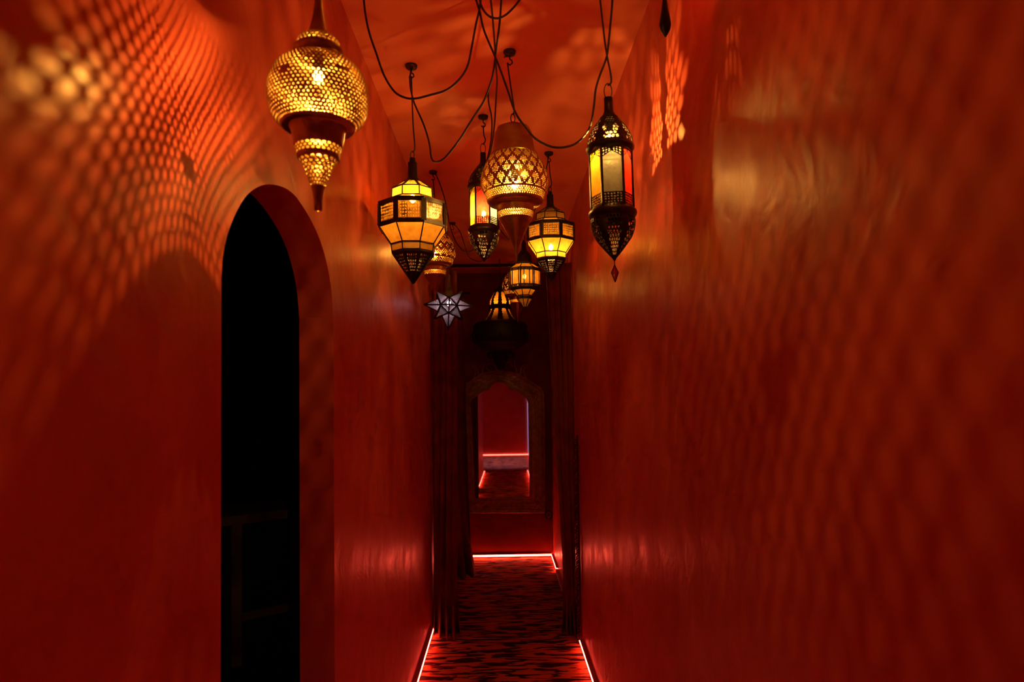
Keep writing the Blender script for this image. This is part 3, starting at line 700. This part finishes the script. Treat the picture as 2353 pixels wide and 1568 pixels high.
# carved chain along the band
cl = resample([a.lerp(b, .5) for a, b in zip(loc, oo)], 62)
bm = bmesh.new()
for i, p in enumerate(cl):
    q = cl[(i + 1) % len(cl)]; d = (q - p); d.y = 0; ln = d.length; d.normalize(); s = Vector((d.z, 0, -d.x))
    pts = [p + d * (ln * .5) + d * (ln * .52 * cos(a)) + s * (0.020 * sin(a)) for a in [2 * PI * k / 12 for k in range(12)]]
    tube(bm, [Vector((v.x, -0.016, v.z)) for v in pts], 0.0045, 5, closed=True)
obj('carved_chain', bm, M['wood'], t, True)
def rosette(x, y, r=0.045):
    c = at(*zx(x, y), YM) - mb; bm = bmesh.new()
    for k in range(8):
        a = 2 * PI * k / 8
        bmesh.ops.create_uvsphere(bm, u_segments=8, v_segments=6, radius=r * .34, matrix=Matrix.Translation((c.x + r * .55 * cos(a), -0.02, c.z + r * .55 * sin(a))) @ Matrix.Rotation(-a, 4, 'Y') @ Matrix.Diagonal((1.25, .5, .6, 1)))
    bmesh.ops.create_uvsphere(bm, u_segments=10, v_segments=8, radius=r * .25, matrix=Matrix.Translation((c.x, -0.024, c.z)))
    obj('rosette', bm, M['wood'], t, True)
for q in ((1050, 415), (435, 430), (1075, 1412), (440, 1415)): rosette(*q)
# crest: horns, leaves and scrolls
def vine(pts, r0_, r1_, name='crest_scroll', y=-0.012):
    P = [at(*zx(x, yy), YM) - mb for x, yy in pts]; P = smoothpath([Vector((p.x, y, p.z)) for p in P], 5); n_ = len(P)
    bm = bmesh.new(); tube(bm, P, 0, 7, rads=[r0_ + (r1_ - r0_) * (k / (n_ - 1)) for k in range(n_)]); obj(name, bm, M['wood'], t, True)
for s in (1, -1):
    f_ = (lambda p: p) if s == 1 else (lambda p: (1478 - p[0] - 6, p[1] + 8))
    vine([f_(p) for p in ((1110, 370), (1040, 325), (985, 285), (955, 235), (955, 190), (990, 158))], 0.016, 0.004, 'crest_horn')
    vine([f_(p) for p in ((900, 270), (925, 235), (930, 190), (945, 165), (990, 155))], 0.013, 0.004, 'crest_horn')
    vine([f_(p) for p in ((880, 250), (890, 200), (870, 150), (872, 105))], 0.012, 0.003, 'crest_leaf')
    vine([f_(p) for p in ((860, 340), (900, 300), (960, 310), (1000, 350), (970, 385), (925, 360), (900, 320))], 0.008, 0.006)
    vine([f_(p) for p in ((800, 260), (840, 290), (890, 270), (900, 240), (860, 235), (835, 262))], 0.008, 0.005)
    vine([f_(p) for p in ((760, 200), (780, 150), (830, 130), (850, 170), (820, 200), (795, 180))], 0.009, 0.004)
    vine([f_(p) for p in ((1030, 420), (1010, 380), (960, 375), (910, 345))], 0.010, 0.006)
vine([(735, 205), (735, 150), (735, 90), (735, 30)], 0.030, 0.004, 'crest_leaf')
sc = at(1261, 1184, YM - 0.02) - mb
bm = bmesh.new(); tube(bm, [Vector((sc.x + (0.035 + 0.004 * sin(3 * a)) * cos(a), -0.02, sc.z + 0.044 * sin(a))) for a in [2 * PI * k / 20 for k in range(20)]], 0.006, 7, closed=True)
sphere(bm, (sc.x, -0.02, sc.z), 0.011); tube(bm, smoothpath([Vector((sc.x - .03, -.02, sc.z + .02)), Vector((sc.x - .03, -.02, sc.z + .07)), Vector((sc.x - .045, -.02, sc.z + .11))], 4), 0.006, 6)
obj('foot_scroll', bm, M['iron'], t, True)['label'] = 'shiny curled scroll at the lower right corner'

# ------------------------------------------------------------------ curtains and rail
ZR = 2.60
YR = 4.97
t = thing('curtain_rail', (0, YR, ZR), 'dark curtain rail spanning the corridor under the ceiling', 'curtain rail')
bm = bmesh.new(); tube(bm, [(-W, 0, 0), (W, 0, 0)], 0.012, 10); obj('rod', bm, M['blackmetal'], t, True)
def curtain(label, x0, prof, y0, y1, nf, ztop, side, amp=0.022, seed=0, back=0.0):
    """hangs from x0 (the wall side) to the inner edge prof(z); folds run down it"""
    rnd = random.Random(seed); ph = rnd.random() * 6; NU, NV = nf * 14, 44
    t = thing('curtain', (x0, y0, 0), label, 'curtain')
    bm = bmesh.new(); rows = []
    for j in range(NV + 1):
        z = 0.004 + (ztop - 0.004) * j / NV; fz = z / ztop; row = []
        xi = prof(z)
        for i in range(NU + 1):
            u = i / NU
            x = x0 + (xi - x0) * (u + 0.25 / nf * sin(2 * PI * nf * u + ph + 0.6 * fz) * (1 if 0 < i < NU else 0))
            lean = -back * (1 - fz) ** 3 * (0.15 + 0.85 * min(1, 1.6 * u))
            a = amp * (1.15 - 0.5 * fz) * (0.75 + 0.35 * sin(3.1 * u * nf + seed))
            y = y0 + lean + (y1 - y0) * u + a * sin(2 * PI * nf * u + 0.9 * sin(2.2 * z + seed) + ph) * 1.6
            sp = max(0, (0.34 - z)) ** 1.5 * 1.1
            y -= sp * (0.5 + 0.5 * sin(2 * PI * nf * u + ph))
            x += side * sp * 0.2 * u * -1
            row.append(bm.verts.new((min(max(x, -W + .006), W - .006) - x0, y - y0, z)))
        rows.append(row)
    for A_, B_ in zip(rows, rows[1:]):
        for i in range(NU): bm.faces.new([A_[i], A_[i + 1], B_[i + 1], B_[i]])
    obj('fabric', bm, M['velvet'], t, True, 0.004)
    return t
def lp(*kv):
    def g(z):
        for (z0, x0), (z1, x1) in zip(kv, kv[1:]):
            if z <= z1: return x0 + (x1 - x0) * (z - z0) / (z1 - z0)
        return kv[-1][1]
    return g
curtain('dark wine velvet curtain on the left side, its lit hem curling onto the carpet', -W + .01, lp((0, -.345), (.5, -.335), (1.2, -.335), (2.8, -.33)), YR + .03, YR + .14, 4, ZR - .01, -1, seed=1, back=.24)
curtain('dark velvet curtain panel at the left, farther back beside the mirror', -W + .01, lp((0, -.30), (.6, -.315), (1.6, -.33), (2.6, -.34)), 6.30, 6.5, 3, 2.6, -1, seed=5)
tr = curtain('dark wine velvet curtain on the right side, narrower toward the floor', W - .01, lp((0, .44), (.5, .43), (1.4, .39), (2.8, .335)), YR - .12, YR + .02, 4, ZR - .01, 1, seed=9, back=.06)
bm = bmesh.new()
YF_ = 4.55 - YR + .12
for k in range(90):
    z = 0.02 + 1.33 * k / 90; y = YF_ + 0.01 * sin(k * 1.7)
    tube(bm, [(-.004 + .004 * sin(k), y, z + .012), (-.022 - .008 * random.random(), y - .004, z - .004), (-.018, y - .006, z - .018)], 0.0035, 5)
tube(bm, [(-.003, YF_, 0.01), (-.003, YF_, 1.37)], .007, 6)
obj('fringe', bm, M['fringe'], tr)
t = thing('curtain_rail', (0, 6.36, 2.62), 'short dark rail of the farther curtain, by the end wall', 'curtain rail')
bm = bmesh.new(); tube(bm, [(-W, 0, 0), (-.28, 0, 0)], 0.010, 10); obj('rod', bm, M['blackmetal'], t, True)

# ------------------------------------------------------------------ extra daylight/blue light behind the camera
def light(name, kind, loc, rot, energy, col, **kw):
    l = bpy.data.lights.new(name, kind); l.energy = energy; l.color = col
    for k, v in kw.items(): setattr(l, k, v)
    o = bpy.data.objects.new(name, l); C.objects.link(o); o.location = loc; o.rotation_euler = rot; return o
light('violet_downlight', 'SPOT', (-0.1, -4.1, HC - 0.05), (0, 0, 0), 420, (0.50, 0.42, 1.0), spot_size=math.radians(72), spot_blend=0.5, shadow_soft_size=0.06)

w = bpy.data.worlds.new('world'); bpy.context.scene.world = w; w.use_nodes = True
w.node_tree.nodes['Background'].inputs[0].default_value = (0, 0, 0, 1); w.node_tree.nodes['Background'].inputs[1].default_value = 0

sc_ = bpy.context.scene
sc_.view_settings.view_transform = 'Standard'; sc_.view_settings.look = 'None'; sc_.view_settings.gamma = 1; sc_.view_settings.exposure = -0.25
try: sc_.view_settings.use_curve_mapping = False
except Exception: pass
cy = sc_.cycles
cy.max_bounces = 5; cy.diffuse_bounces = 3; cy.glossy_bounces = 3; cy.transparent_max_bounces = 12; cy.transmission_bounces = 4
cy.sample_clamp_indirect = 4.0; cy.caustics_reflective = True; cy.caustics_refractive = False
cy.use_denoising = True
cy.use_adaptive_sampling = True; cy.adaptive_threshold = 0.07; cy.adaptive_min_samples = 16
